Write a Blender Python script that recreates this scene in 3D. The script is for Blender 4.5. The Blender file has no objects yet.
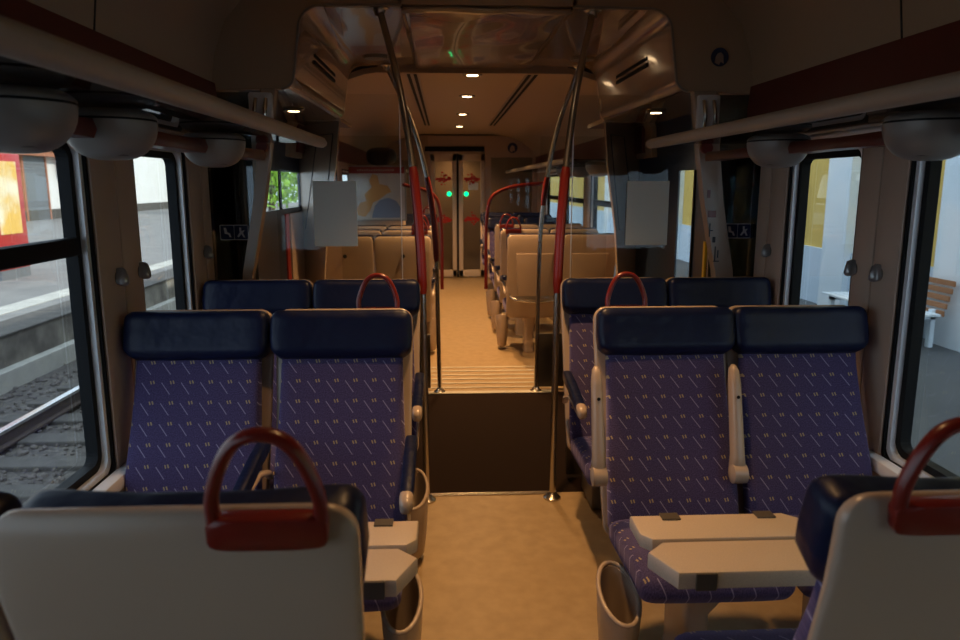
import bpy, bmesh, math, random
from mathutils import Vector, Matrix
random.seed(7)
SC = bpy.context.scene
COL = SC.collection
R = math.radians

# ------------------------------------------------------------------ camera
cam_d = bpy.data.cameras.new('camera'); cam = bpy.data.objects.new('camera', cam_d); COL.objects.link(cam)
cam.location = (-0.215, 0.0, 1.60)
cam.rotation_euler = (R(90 - 10.55), 0, R(-2.70))
cam_d.sensor_width = 36; cam_d.lens = 27.375; cam_d.clip_start = 0.02; cam_d.clip_end = 300
cam_d.dof.use_dof = True; cam_d.dof.focus_distance = 3.0; cam_d.dof.aperture_fstop = 4.0
SC.camera = cam
# ------------------------------------------------------------------ world, sun, exposure
W = bpy.data.worlds.new('sky'); SC.world = W; W.use_nodes = True
bg = W.node_tree.nodes['Background']; bg.inputs[0].default_value = (0.72, 0.86, 1.0, 1); bg.inputs[1].default_value = 2.2
sun_d = bpy.data.lights.new('sun', 'SUN'); sun = bpy.data.objects.new('sun', sun_d); COL.objects.link(sun)
sun_d.energy = 4.0; sun_d.angle = R(1.0); sun_d.color = (1.0, 0.93, 0.82)
sun.rotation_euler = Vector((-0.80, 0.22, -0.56)).to_track_quat('-Z', 'Y').to_euler()
SC.view_settings.view_transform = 'Standard'; SC.view_settings.look = 'None'
SC.view_settings.exposure = 0.0; SC.view_settings.gamma = 1.0; SC.view_settings.use_curve_mapping = False

# ------------------------------------------------------------------ tagging
def tag(o, label=None, cat=None, group=None, kind=None):
    if label: o['label'] = label
    if cat: o['category'] = cat
    if group: o['group'] = group
    if kind: o['kind'] = kind
    return o
def empty(name, loc=(0, 0, 0), rz=0, label=None, cat=None, group=None, kind=None):
    o = bpy.data.objects.new(name, None); COL.objects.link(o); o.empty_display_size = .1
    o.location = loc; o.rotation_euler = (0, 0, rz)
    return tag(o, label, cat, group, kind)
def link(name, me, parent=None, loc=(0, 0, 0)):
    o = bpy.data.objects.new(name, me); COL.objects.link(o); o.parent = parent; o.location = loc
    return o
def copy_tree(o, parent=None):
    c = o.copy(); COL.objects.link(c)
    if parent: c.parent = parent
    for ch in o.children: copy_tree(ch, c)
    return c

# ------------------------------------------------------------------ materials
def mat(name, col, rough=.5, metal=0, spec=.5, noise=None, emit=None, bump=None, coat=0):
    m = bpy.data.materials.new(name); m.use_nodes = True; nt = m.node_tree; b = nt.nodes['Principled BSDF']
    b.inputs['Base Color'].default_value = (*col, 1); b.inputs['Roughness'].default_value = rough
    b.inputs['Metallic'].default_value = metal; b.inputs['Specular IOR Level'].default_value = spec
    b.inputs['Coat Weight'].default_value = coat
    if noise:                                                       # (scale, amount, second colour)
        sc, lo, hi, c2 = noise
        tc = nt.nodes.new('ShaderNodeTexCoord'); n = nt.nodes.new('ShaderNodeTexNoise'); n.inputs['Scale'].default_value = sc
        n.inputs['Detail'].default_value = 6
        r = nt.nodes.new('ShaderNodeValToRGB'); r.color_ramp.elements[0].position = lo; r.color_ramp.elements[1].position = hi
        r.color_ramp.elements[0].color = (*col, 1); r.color_ramp.elements[1].color = (*c2, 1)
        nt.links.new(tc.outputs['Object'], n.inputs['Vector']); nt.links.new(n.outputs['Fac'], r.inputs[0])
        nt.links.new(r.outputs[0], b.inputs['Base Color'])
    if bump:
        sc, st = bump
        tc = nt.nodes.new('ShaderNodeTexCoord'); n = nt.nodes.new('ShaderNodeTexNoise'); n.inputs['Scale'].default_value = sc
        bp = nt.nodes.new('ShaderNodeBump'); bp.inputs['Strength'].default_value = st; bp.inputs['Distance'].default_value = .02
        nt.links.new(tc.outputs['Object'], n.inputs['Vector']); nt.links.new(n.outputs['Fac'], bp.inputs['Height']); nt.links.new(bp.outputs[0], b.inputs['Normal'])
    if emit:
        b.inputs['Emission Color'].default_value = (*emit[0], 1); b.inputs['Emission Strength'].default_value = emit[1]
    return m
def glass(name, tint, gloss=.08, rough=.0, edge=.35):
    m = bpy.data.materials.new(name); m.use_nodes = True; nt = m.node_tree; nt.nodes.clear()
    out = nt.nodes.new('ShaderNodeOutputMaterial'); t = nt.nodes.new('ShaderNodeBsdfTransparent'); t.inputs[0].default_value = (*tint, 1)
    g = nt.nodes.new('ShaderNodeBsdfGlossy'); g.inputs['Roughness'].default_value = rough; g.inputs[0].default_value = (.9, .95, 1, 1)
    fr = nt.nodes.new('ShaderNodeLayerWeight'); fr.inputs[0].default_value = .25
    mt = nt.nodes.new('ShaderNodeMath'); mt.operation = 'MULTIPLY_ADD'; mt.inputs[1].default_value = edge; mt.inputs[2].default_value = gloss
    mx = nt.nodes.new('ShaderNodeMixShader')
    nt.links.new(fr.outputs['Fresnel'], mt.inputs[0]); nt.links.new(mt.outputs[0], mx.inputs[0])
    nt.links.new(t.outputs[0], mx.inputs[1]); nt.links.new(g.outputs[0], mx.inputs[2]); nt.links.new(mx.outputs[0], out.inputs[0])
    return m
def fabric_material():
    m = bpy.data.materials.new('seat_fabric'); m.use_nodes = True; nt = m.node_tree; b = nt.nodes['Principled BSDF']
    b.inputs['Roughness'].default_value = .9; b.inputs['Specular IOR Level'].default_value = .15
    b.inputs['Sheen Weight'].default_value = .25; b.inputs['Sheen Tint'].default_value = (.5, .45, .8, 1)
    uv = nt.nodes.new('ShaderNodeUVMap'); sep = nt.nodes.new('ShaderNodeSeparateXYZ'); nt.links.new(uv.outputs[0], sep.inputs[0])
    def M(op, a, b_=None):
        n = nt.nodes.new('ShaderNodeMath'); n.operation = op
        for i, v in enumerate((a, b_)):
            if v is None: continue
            if isinstance(v, (int, float)): n.inputs[i].default_value = v
            else: nt.links.new(v, n.inputs[i])
        return n.outputs[0]
    cu = M('FRACT', M('ADD', M('MULTIPLY', sep.outputs[0], 1 / .066), 100)); cv = M('FRACT', M('ADD', M('MULTIPLY', sep.outputs[1], 1 / .072), 100.3))
    def seg(x0, y0, x1, y1, w):                                     # mask of a short stroke inside the repeat
        cx, cy = (x0 + x1) / 2, (y0 + y1) / 2; L = math.hypot(x1 - x0, y1 - y0); dx, dy = (x1 - x0) / L, (y1 - y0) / L
        px = M('SUBTRACT', cu, cx); py = M('SUBTRACT', cv, cy)
        al = M('ABSOLUTE', M('ADD', M('MULTIPLY', px, dx), M('MULTIPLY', py, dy)))
        ac = M('ABSOLUTE', M('ADD', M('MULTIPLY', px, -dy), M('MULTIPLY', py, dx)))
        return M('MULTIPLY', M('LESS_THAN', al, L / 2), M('LESS_THAN', ac, w))
    slash = seg(.18, .80, .62, .22, .022)
    v1 = seg(.62, .88, .68, .72, .032); v2 = seg(.76, .90, .82, .74, .035)
    ye = M('MAXIMUM', v1, v2)
    nz = nt.nodes.new('ShaderNodeTexNoise'); nz.inputs['Scale'].default_value = 260; nt.links.new(uv.outputs[0], nz.inputs['Vector'])
    rp = nt.nodes.new('ShaderNodeValToRGB'); rp.color_ramp.elements[0].color = (.032, .027, .080, 1); rp.color_ramp.elements[1].color = (.088, .070, .175, 1)
    rp.color_ramp.elements[0].position = .3; rp.color_ramp.elements[1].position = .7
    nt.links.new(nz.outputs['Fac'], rp.inputs[0])
    def mix(f, a, col):
        n = nt.nodes.new('ShaderNodeMix'); n.data_type = 'RGBA'; nt.links.new(f, n.inputs[0]); nt.links.new(a, n.inputs[6]); n.inputs[7].default_value = (*col, 1); return n.outputs[2]
    c = mix(M('MULTIPLY', slash, .75), rp.outputs[0], (.30, .28, .44)); c = mix(M('MULTIPLY', ye, .8), c, (.42, .33, .16))
    nt.links.new(c, b.inputs['Base Color'])
    return m
M_ = {}
M_['fabric'] = fabric_material()
M_['leather'] = mat('navy_leather', (.003, .007, .034), .40, spec=.24, bump=(14, .25))
M_['shell'] = mat('cream_shell', (.38, .295, .235), .26, spec=.5)
M_['cream'] = mat('cream_panel', (.44, .33, .26), .42)
M_['cove'] = mat('cream_cove', (.46, .335, .225), .5)
M_['red'] = mat('red_plastic', (.15, .012, .008), .28, spec=.5)
M_['band'] = mat('dark_red_band', (.115, .014, .010), .42)
M_['redbrown'] = mat('red_brown_bar', (.10, .018, .011), .35)
M_['steel'] = mat('brushed_steel', (.55, .52, .48), .27, metal=1)
M_['silver'] = mat('silver_trim', (.72, .74, .78), .35, metal=.15)
M_['black'] = mat('black_rubber', (.010, .011, .013), .6, spec=.12)
M_['dark'] = mat('dark_plastic', (.018, .018, .02), .4)
M_['pod'] = mat('grey_pod', (.19, .18, .175), .3)
M_['hook'] = mat('grey_hook', (.30, .30, .31), .3, metal=.6)
M_['rail'] = mat('rack_rail', (.30, .26, .22), .35)
M_['gloss'] = mat('glossy_lining', (.34, .26, .20), .12, spec=.9, coat=.5, bump=(1.2, .02))
M_['gloss2'] = mat('glossy_ceiling', (.34, .26, .20), .13, spec=.9, coat=.5, bump=(3.0, .12))
M_['floor'] = mat('beige_floor', (.40, .29, .165), .38, noise=(14, .35, .7, (.33, .235, .13)), bump=(500, .05))
M_['mat'] = mat('dark_mat', (.013, .006, .004), .9, spec=.12, bump=(300, .2))
M_['box'] = mat('grey_base', (.17, .155, .135), .5)
M_['metalbox'] = mat('brown_panel', (.07, .055, .042), .5)
M_['table'] = mat('table_top', (.55, .44, .35), .45, noise=(300, .4, .6, (.50, .40, .32)))
M_['glass'] = glass('window_glass', (.84, .87, .88), .012, 0, .18)
M_['screen'] = glass('screen_glass', (.93, .94, .93), .012, 0, .12)
M_['darkglass'] = glass('dark_glass', (.34, .42, .47), .05, 0, .25)
M_['shelfglass'] = glass('shelf_glass', (.42, .42, .43), .10, .02, .5)
M_['pocket'] = mat('pocket_lining', (.03, .042, .052), .5)
M_['paper'] = mat('frosted_sheet', (.75, .79, .80), .5)
nt_ = M_['paper'].node_tree; tr_ = nt_.nodes.new('ShaderNodeBsdfTranslucent'); tr_.inputs[0].default_value = (.80, .86, .86, 1); mx_ = nt_.nodes.new('ShaderNodeMixShader'); mx_.inputs[0].default_value = .55
nt_.links.new(nt_.nodes['Principled BSDF'].outputs[0], mx_.inputs[1]); nt_.links.new(tr_.outputs[0], mx_.inputs[2]); nt_.links.new(mx_.outputs[0], nt_.nodes['Material Output'].inputs[0])
M_['lamp'] = mat('lamp_lens', (1, .8, .5), .4, emit=((1, .68, .36), 14))
M_['green'] = mat('green_lamp', (.0, .5, .2), .4, emit=((0, 1, .28), 2.2))
M_['doorred'] = mat('door_red', (.30, .03, .025), .4)
M_['doorblue'] = mat('door_blue', (.02, .035, .07), .3)
M_['doorcream'] = mat('door_cream', (.62, .52, .42), .4); M_['orn'] = mat('ornament_red', (.50, .015, .015), .5)
M_['white'] = mat('white_paint', (.82, .82, .84), .45)
M_['signblue'] = mat('sign_blue', (.02, .035, .11), .4)
M_['yellow'] = mat('yellow_plastic', (.75, .50, .02), .4)
M_['mapland'] = mat('map_land', (.62, .32, .10), .6); M_['mapsea'] = mat('map_sea', (.22, .28, .40), .6); M_['mapbg'] = mat('map_paper', (.60, .53, .45), .55, noise=(9, .4, .6, (.52, .48, .44)))
M_['asphalt'] = mat('asphalt', (.21, .20, .19), .9, noise=(1.6, .35, .7, (.28, .265, .245)))
M_['asphalt2'] = mat('grey_asphalt', (.085, .09, .095), .85, noise=(1.2, .35, .7, (.115, .12, .12)))
M_['coping'] = mat('coping', (.60, .57, .50), .9, noise=(3, .3, .7, (.45, .43, .38)))
M_['conc'] = mat('stained_concrete', (.30, .27, .22), .9, noise=(2.5, .35, .65, (.12, .10, .085)))
M_['ballast'] = mat('ballast', (.05, .042, .037), .95, noise=(22, .3, .7, (.17, .15, .13)), bump=(30, 1.0))
M_['sleeper'] = mat('sleeper_concrete', (.12, .108, .095), .9, noise=(8, .3, .7, (.08, .07, .06)))
M_['iron'] = mat('rail_side', (.10, .07, .055), .7); M_['railtop'] = mat('rail_top', (.75, .75, .76), .25, metal=1)
M_['wallwhite'] = mat('white_render', (.80, .78, .75), .8)
M_['shutter'] = mat('grey_shutter', (.18, .19, .20), .6)
M_['cornice'] = mat('orange_cornice', (.42, .17, .09), .7)
M_['kiosk'] = mat('kiosk_red', (.50, .035, .03), .4); M_['poster'] = mat('kiosk_poster', (.90, .55, .12), .5, noise=(1.5, .40, .60, (.95, .88, .66)))
M_['sYellow'] = mat('yellow_render', (.74, .50, .12), .85); M_['sBlue'] = mat('pale_blue_render', (.62, .74, .86), .85); M_['sWhite'] = mat('pilaster_white', (.88, .92, .94), .85, noise=(1, .45, .6, (.76, .86, .93)))
M_['wood'] = mat('bench_wood', (.38, .16, .06), .6)
M_['leaf'] = mat('leaves', (.34, .60, .06), .8, noise=(3, .3, .7, (.20, .42, .04))); M_['trunk'] = mat('bark', (.1, .07, .05), .9)
M_['body'] = mat('train_body', (.20, .21, .23), .5)

# ------------------------------------------------------------------ mesh helpers
def mk(name, verts, faces, m, smooth=False, uvs=None, mats=None, fm=None):
    me = bpy.data.meshes.new(name); me.from_pydata([tuple(v) for v in verts], [], faces)
    for mm in (mats or [m]): me.materials.append(mm)
    if fm: me.polygons.foreach_set('material_index', fm)
    if uvs:
        l = me.uv_layers.new(name='UVMap')
        for i, lp in enumerate(me.loops): l.data[i].uv = uvs[lp.vertex_index]
    bm = bmesh.new(); bm.from_mesh(me); bmesh.ops.recalc_face_normals(bm, faces=bm.faces); bm.to_mesh(me); bm.free()
    if smooth: me.shade_smooth()
    me.update(); return me
class MB:
    """collects the surfaces of ONE part"""
    def __init__(s): s.bm = bmesh.new()
    def box(s, x0, x1, y0, y1, z0, z1, bev=0, seg=2):
        r = bmesh.ops.create_cube(s.bm, size=1); vs = r['verts']
        for v in vs: v.co = Vector(((x0 + x1) / 2 + v.co.x * (x1 - x0), (y0 + y1) / 2 + v.co.y * (y1 - y0), (z0 + z1) / 2 + v.co.z * (z1 - z0)))
        if bev:
            es = list({e for v in vs for e in v.link_edges}); bmesh.ops.bevel(s.bm, geom=es, offset=bev, segments=seg, profile=.5, affect='EDGES')
        return s
    def poly(s, pts, d, bev=0):                                     # polygon (list of Vectors) extruded by vector d
        a = [s.bm.verts.new(p) for p in pts]; b = [s.bm.verts.new(Vector(p) + Vector(d)) for p in pts]; n = len(pts)
        fs = [s.bm.faces.new(a), s.bm.faces.new(b[::-1])] + [s.bm.faces.new((a[i], b[i], b[(i + 1) % n], a[(i + 1) % n])) for i in range(n)]
        if bev: bmesh.ops.bevel(s.bm, geom=list(fs[0].edges) + list(fs[1].edges), offset=bev, segments=2, profile=.5, affect='EDGES')
        return s
    def tube(s, pts, r, n=10, cap=True, sy=1):
        pts = [Vector(p) for p in pts]; rs = r if isinstance(r, (list, tuple)) else [r] * len(pts); rings = []; prev = None
        for i, p in enumerate(pts):
            t = (pts[min(i + 1, len(pts) - 1)] - pts[max(i - 1, 0)]).normalized()
            if prev is None: u = t.cross(Vector((0, 1, 0)) if abs(t.y) < .9 else Vector((1, 0, 0))).normalized()
            else: u = (prev - t * prev.dot(t)).normalized()
            prev = u; w = t.cross(u)
            rings.append([s.bm.verts.new(p + (u * math.cos(a) + w * math.sin(a) * sy) * rs[i]) for a in [2 * math.pi * k / n for k in range(n)]])
        for a, b in zip(rings, rings[1:]):
            for k in range(n): s.bm.faces.new((a[k], a[(k + 1) % n], b[(k + 1) % n], b[k]))
        if cap: s.bm.faces.new(rings[0]); s.bm.faces.new(rings[-1][::-1])
        return s
    def lathe(s, prof, c=(0, 0, 0), n=24, ax='z'):                  # prof: (radius, height)
        c = Vector(c); rings = []
        for r, h in prof:
            ring = []
            for k in range(n):
                a = 2 * math.pi * k / n; x, y = r * math.cos(a), r * math.sin(a)
                v = Vector((x, y, h)) if ax == 'z' else (Vector((h, x, y)) if ax == 'x' else Vector((x, h, y)))
                ring.append(s.bm.verts.new(c + v))
            rings.append(ring)
        for a, b in zip(rings, rings[1:]):
            for k in range(n): s.bm.faces.new((a[k], a[(k + 1) % n], b[(k + 1) % n], b[k]))
        s.bm.faces.new(rings[0]); s.bm.faces.new(rings[-1][::-1]); return s
    def loft(s, rings, cap=True):
        rr = [[s.bm.verts.new(p) for p in r] for r in rings]; n = len(rr[0])
        for a, b in zip(rr, rr[1:]):
            for k in range(n): s.bm.faces.new((a[k], a[(k + 1) % n], b[(k + 1) % n], b[k]))
        if cap: s.bm.faces.new(rr[0]); s.bm.faces.new(rr[-1][::-1])
        return s
    def mesh(s, name, m, smooth=False, angle=35):
        bmesh.ops.recalc_face_normals(s.bm, faces=s.bm.faces)
        me = bpy.data.meshes.new(name); s.bm.to_mesh(me); s.bm.free(); me.materials.append(m)
        if smooth:
            me.shade_smooth()
            me.set_sharp_from_angle(angle=R(angle))
        return me
    def obj(s, name, m, parent=None, smooth=False, angle=35, loc=(0, 0, 0)): return link(name, s.mesh(name, m, smooth, angle), parent, loc)
def struct(o): o['kind'] = 'structure'; return o
def arc(cx, cy, r, a0, a1, n): return [(cx + r * math.cos(R(a0 + (a1 - a0) * k / n)), cy + r * math.sin(R(a0 + (a1 - a0) * k / n))) for k in range(n + 1)]
def rrect(w, h, r, n=4):
    p = []
    for cx, cy, a in ((w / 2 - r, h / 2 - r, 0), (-w / 2 + r, h / 2 - r, 90), (-w / 2 + r, -h / 2 + r, 180), (w / 2 - r, -h / 2 + r, 270)): p += arc(cx, cy, r, a, a + 90, n)
    return p
def ring_mesh(name, y0, y1, z0, z1, t, x0, x1, m, r=.09, ri=.06):   # window ring in a plane of constant x
    o = rrect(y1 - y0, z1 - z0, r, 5); i = rrect(y1 - y0 - 2 * t, z1 - z0 - 2 * t, ri, 5); cy, cz = (y0 + y1) / 2, (z0 + z1) / 2; n = len(o)
    V = [(x, cy + p[0], cz + p[1]) for x in (x0, x1) for L in (o, i) for p in L]; F = []
    for k in range(n):
        j = (k + 1) % n
        F += [(k, j, n + j, n + k), (2 * n + k, 3 * n + k, 3 * n + j, 2 * n + j), (k, 2 * n + k, 2 * n + j, j), (n + k, n + j, 3 * n + j, 3 * n + k)]
    return mk(name, V, F, m)
def profile_strip(name, pts, t, y0, y1, m, ny=1, smooth=True, parent=None, up=True):
    """a bent sheet: (x,z) polyline swept along y, with thickness t on its outer side"""
    n = len(pts); out = []
    for i, p in enumerate(pts):
        a = Vector(pts[max(i - 1, 0)]); b = Vector(pts[min(i + 1, n - 1)]); d = (b - a).normalized(); nn = Vector((-d.y, d.x))
        if not up: nn = -nn
        out.append((p[0] + nn.x * t, p[1] + nn.y * t))
    loop = [Vector((p[0], y0, p[1])) for p in pts] + [Vector((p[0], y0, p[1])) for p in out[::-1]]
    b = MB(); N = len(loop)
    b.loft([[Vector((v.x, y0 + (y1 - y0) * k / ny, v.z)) for v in loop] for k in range(ny + 1)])
    return b.obj(name, m, parent, smooth, 30)
def sup(w, t, n=4.5, k=28):
    r = []
    for i in range(k):
        a = 2 * math.pi * (i + .5) / k; c, s_ = math.cos(a), math.sin(a)
        r.append((math.copysign(abs(c) ** (2 / n), c) * w / 2, math.copysign(abs(s_) ** (2 / n), s_) * t / 2))
    return r
def pad(name, path, m, er=.03, n=4.5, bow=0.0, ne=5, tk=.9):
    """upholstered pad: path = [(y, z, width, thickness)], rounded at both ends; UVs in metres"""
    P = [Vector((p[0], p[1])) for p in path]
    # resample
    seg = [0]
    for a, b in zip(P, P[1:]): seg.append(seg[-1] + (b - a).length)
    L = seg[-1]
    def at(s_):
        s_ = min(max(s_, 0), L)
        for i in range(len(P) - 1):
            if s_ <= seg[i + 1] + 1e-9:
                f = (s_ - seg[i]) / max(seg[i + 1] - seg[i], 1e-9); q = [path[i][k] * (1 - f) + path[i + 1][k] * f for k in range(4)]
                return q
    def tan(s_):
        a, b = at(s_ - .03), at(s_ + .03); return Vector((b[0] - a[0], b[1] - a[1])).normalized()
    ss = []
    for k in range(ne + 1): a = math.pi / 2 * k / ne; ss.append((er * (1 - math.sin(a)) , er * (1 - math.cos(a))))
    # ss: (distance from the end, inset) running inwards -> reverse for order end->inside
    start = [(er * (1 - math.cos(math.pi / 2 * k / ne)), er * (1 - math.sin(math.pi / 2 * k / ne))) for k in range(ne + 1)]
    mid = [(er + (L - 2 * er) * k / 14, 0) for k in range(1, 14)]
    end = [(L - d, i) for d, i in start[::-1]]
    V, U, rings = [], [], []
    for s_, ins in start + mid + end:
        q = at(s_); d = tan(s_); nn = Vector((-d.y, d.x))            # nn: towards the front (-y) when d is up
        w, t = max(q[2] - 2 * ins, .01), max(q[3] - 2 * ins * tk, .006); ring = []
        for x, h in sup(w, t, n):
            h2 = h + bow * (2 * x / w) ** 2 * (1 if h > 0 else .3)
            ring.append(len(V)); V.append((x, q[0] + nn.x * h2, q[1] + nn.y * h2)); U.append((x, s_))
        rings.append(ring)
    F = []; K = len(rings[0])
    for a, b in zip(rings, rings[1:]):
        for k in range(K): F.append((a[k], a[(k + 1) % K], b[(k + 1) % K], b[k]))
    F += [tuple(rings[0]), tuple(rings[-1][::-1])]
    return mk(name, V, F, m, True, U)

# ================================================================== SETTING: shell of the coach
XW, YB, YE = 1.36, -1.2, 12.62                                       # inner wall, rear end, far end wall
struct(MB().box(-1.46, 1.46, YB, 3.60, -.12, 0).obj('floor', M_['floor']))
struct(MB().box(-1.46, 1.46, 5.50, YE + .1, -.12, 0).obj('floor', M_['floor']))
struct(MB().box(-1.46, 1.46, 3.60, 5.50, -.12, -.002).obj('floor', M_['mat']))
o = MB()
o.box(-.36, .36, 3.575, 3.61, 0, .006, .002); o.obj('trim_1', M_['steel'])['kind'] = 'structure'
o = MB().box(-.62, .62, 5.46, 5.53, 0, .006, .002)
for k in range(6): o.box(-.6, .62, 5.62 + k * .13, 5.65 + k * .13, 0, .005, .001)
struct(o.obj('trim_2', M_['coping']))
for k in range(6): pass
WIN = {-1: [(-.9, 2.44), (2.785, 3.345)], 1: [(-.9, 2.445), (2.735, 3.33)]}
WZ0, WZ1 = .62, 1.765
FARW = [(6.55, 7.95), (8.35, 9.75), (10.15, 11.55)]
wn = 0
for s, nm in ((-1, 'left'), (1, 'right')):
    b = MB(); X0, X1 = (s * XW, s * (XW + .065)) if s > 0 else (s * (XW + .065), s * XW)
    wins = WIN[s] + FARW
    dk = (3.63, 4.28)
    holes = sorted(WIN[s] + [dk] + FARW)
    b.box(X0, X1, YB, 4.32, -.1, WZ0); b.box(X0, X1, 6.16, YE + .1, -.1, WZ0)
    b.box(X0, X1, YB, 4.32, WZ1, 2.12); b.box(X0, X1, 6.16, YE + .1, WZ1, 2.12)
    y = YB
    for h0, h1 in holes:
        if h0 > y:
            if y < 4.32 < h0: b.box(X0, X1, y, 4.32, WZ0, WZ1); b.box(X0, X1, 6.16, h0, WZ0, WZ1)
            else: b.box(X0, X1, y, h0, WZ0, WZ1)
        y = h1
    b.box(X0, X1, y, YE + .1, WZ0, WZ1)
    struct(b.obj('wall_' + nm, M_['cream']))
    # sill ledge
    xa, xb = sorted((s * 1.308, s * (XW)))
    b = MB().box(xa, xb, YB, 3.72, .585, .635, .012); struct(b.obj('trim_3', M_['white'], smooth=True))
    # seams in the pillars: thin cover strips
    for i, (h0, h1) in enumerate(wins):
        wn += 1
        w = empty('window_%d' % wn, (0, 0, 0), kind='structure')
        link('window_frame', ring_mesh('frame', h0 + .030, h1 - .030, WZ0 + .03, WZ1 - .03, .028, s * 1.385, s * 1.424, M_['black'], .06, .035), w)
        link('trim_ring', ring_mesh('trimring', h0 + .010, h1 - .010, WZ0 + .010, WZ1 - .010, .022, s * 1.366, s * 1.40, M_['silver'], .05, .04), w)
        link('rubber_seal', ring_mesh('seal', h0, h1, WZ0, WZ1, .013, s * 1.357, s * 1.40, M_['black'], .03, .03), w)
        x0_, x1_ = sorted((s * 1.412, s * 1.418))
        MB().box(x0_, x1_, h0 + .045, h1 - .045, WZ0 + .04, WZ1 - .04).obj('pane', M_['glass'], w)
        if (s < 0 and i == 0) or i in (2, 3, 4):
            x0_, x1_ = sorted((s * 1.375, s * 1.411))
            MB().box(x0_, x1_, h0 + .05, h1 - .05, 1.375, 1.435, .012).obj('transom', M_['black'], w, True)
    # dark fixed pane in front of the door pocket
    wn += 1
    w = empty('window_%d' % wn, kind='structure')
    x0_, x1_ = sorted((s * 1.405, s * 1.411)); MB().box(x0_, x1_, dk[0] + .01, dk[1] - .01, .65, WZ1 - .01).obj('pane', M_['darkglass'], w)
    link('window_frame', ring_mesh('frame', dk[0] - .0, dk[1], WZ0, WZ1, .03, s * (XW + .02), s * (XW + .06), M_['black'], .05, .04), w)
    x0_, x1_ = sorted((s * 1.424, s * 1.455)); MB().box(x0_, x1_, 3.63, 4.32, .0, 2.1).obj('pocket_panel', M_['pocket'], w)
    # coat hooks are built below
# cream pillar covers with a seam down the middle
k = 0
for s in (-1, 1):
    for (a, b_, sp) in (((2.442, 2.783, 2.62) if s < 0 else (2.447, 2.733, 2.60)), ((3.347, 3.628, 3.52) if s < 0 else (3.332, 3.628, 3.50))):
        x0_, x1_ = sorted((s * (XW - .012), s * XW)); b = MB().box(x0_, x1_, a, sp - .003, .60, 1.74, .006).box(x0_, x1_, sp + .003, b_, .60, 1.74, .006)
        struct(b.obj('trim_%d' % (10 + k), M_['cream'], smooth=True)); k += 1
# ceiling coves
def cove(s): return [(s * 1.36, 1.80), (s * 1.35, 2.07), (s * 1.33, 2.22), (s * 1.27, 2.38), (s * 1.13, 2.53), (s * .93, 2.62), (s * .6, 2.665), (0, 2.68)]
for s, nm in ((-1, 'left'), (1, 'right')):
    b = profile_strip('wall_%s_cove' % nm, cove(s), .04, YB, 3.80, M_['cove'], up=(s < 0)); b.name = 'ceiling'; struct(b)
    fr = [(s * 1.36, 1.80), (s * 1.345, 2.02), (s * 1.27, 2.16), (s * 1.08, 2.30), (s * .80, 2.39), (s * .60, 2.42), (0, 2.42)]
    b = profile_strip('c', fr, .04, 5.62, YE + .05, M_['cove'], up=(s < 0)); b.name = 'ceiling'; struct(b)
    # seams of the cove panels
    for j, yy in enumerate((1.35, 2.55)):
        b = profile_strip('trim', [(p[0] - s * .003 if abs(p[0]) > .1 else p[0], p[1] - .004) for p in cove(s)[1:]], .004, yy, yy + .007, M_['dark'], up=(s < 0), smooth=False); b.name = 'trim_%d' % (20 + j); struct(b)
    # dark red band above the rack
    b = profile_strip('band', [(s * 1.335, 1.86), (s * 1.325, 1.97), (s * 1.335, 2.085)], .02, YB, 3.78, M_['band'], up=(s < 0)); b.name = 'trim_%d' % (24 + (s > 0)); struct(b)
    b = profile_strip('band', [(s * 1.335, 1.84), (s * 1.325, 1.93), (s * 1.325, 2.05)], .02, 5.8, YE, M_['band'], up=(s < 0)); b.name = 'trim_%d' % (26 + (s > 0)); struct(b)
# roof and outer skin
b = MB().box(-1.5, 1.5, YB - .1, YE + .15, 2.76, 2.84)
for s in (-1, 1):
    x0_, x1_ = sorted((s * 1.426, s * 1.52)); b.box(x0_, x1_, YB - .1, YE + .15, 1.80, 2.78); b.box(x0_, x1_, YB - .1, 4.30, -.5, .6); b.box(x0_, x1_, 6.18, YE + .15, -.5, .6)
    b.box(*sorted((s * 1.456, s * 1.52)), 3.66, 4.31, .5, 1.85)
b.box(-1.5, 1.5, YB - .15, YB - .1, -.2, 2.8).box(-1.5, 1.5, YE + .95, YE + 1.0, -.2, 2.8)
struct(b.obj('wall_outer', M_['body']))
struct(MB().box(-1.46, 1.46, YB - .08, YB, -.1, 2.76).obj('wall_back', M_['cream']))

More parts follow.
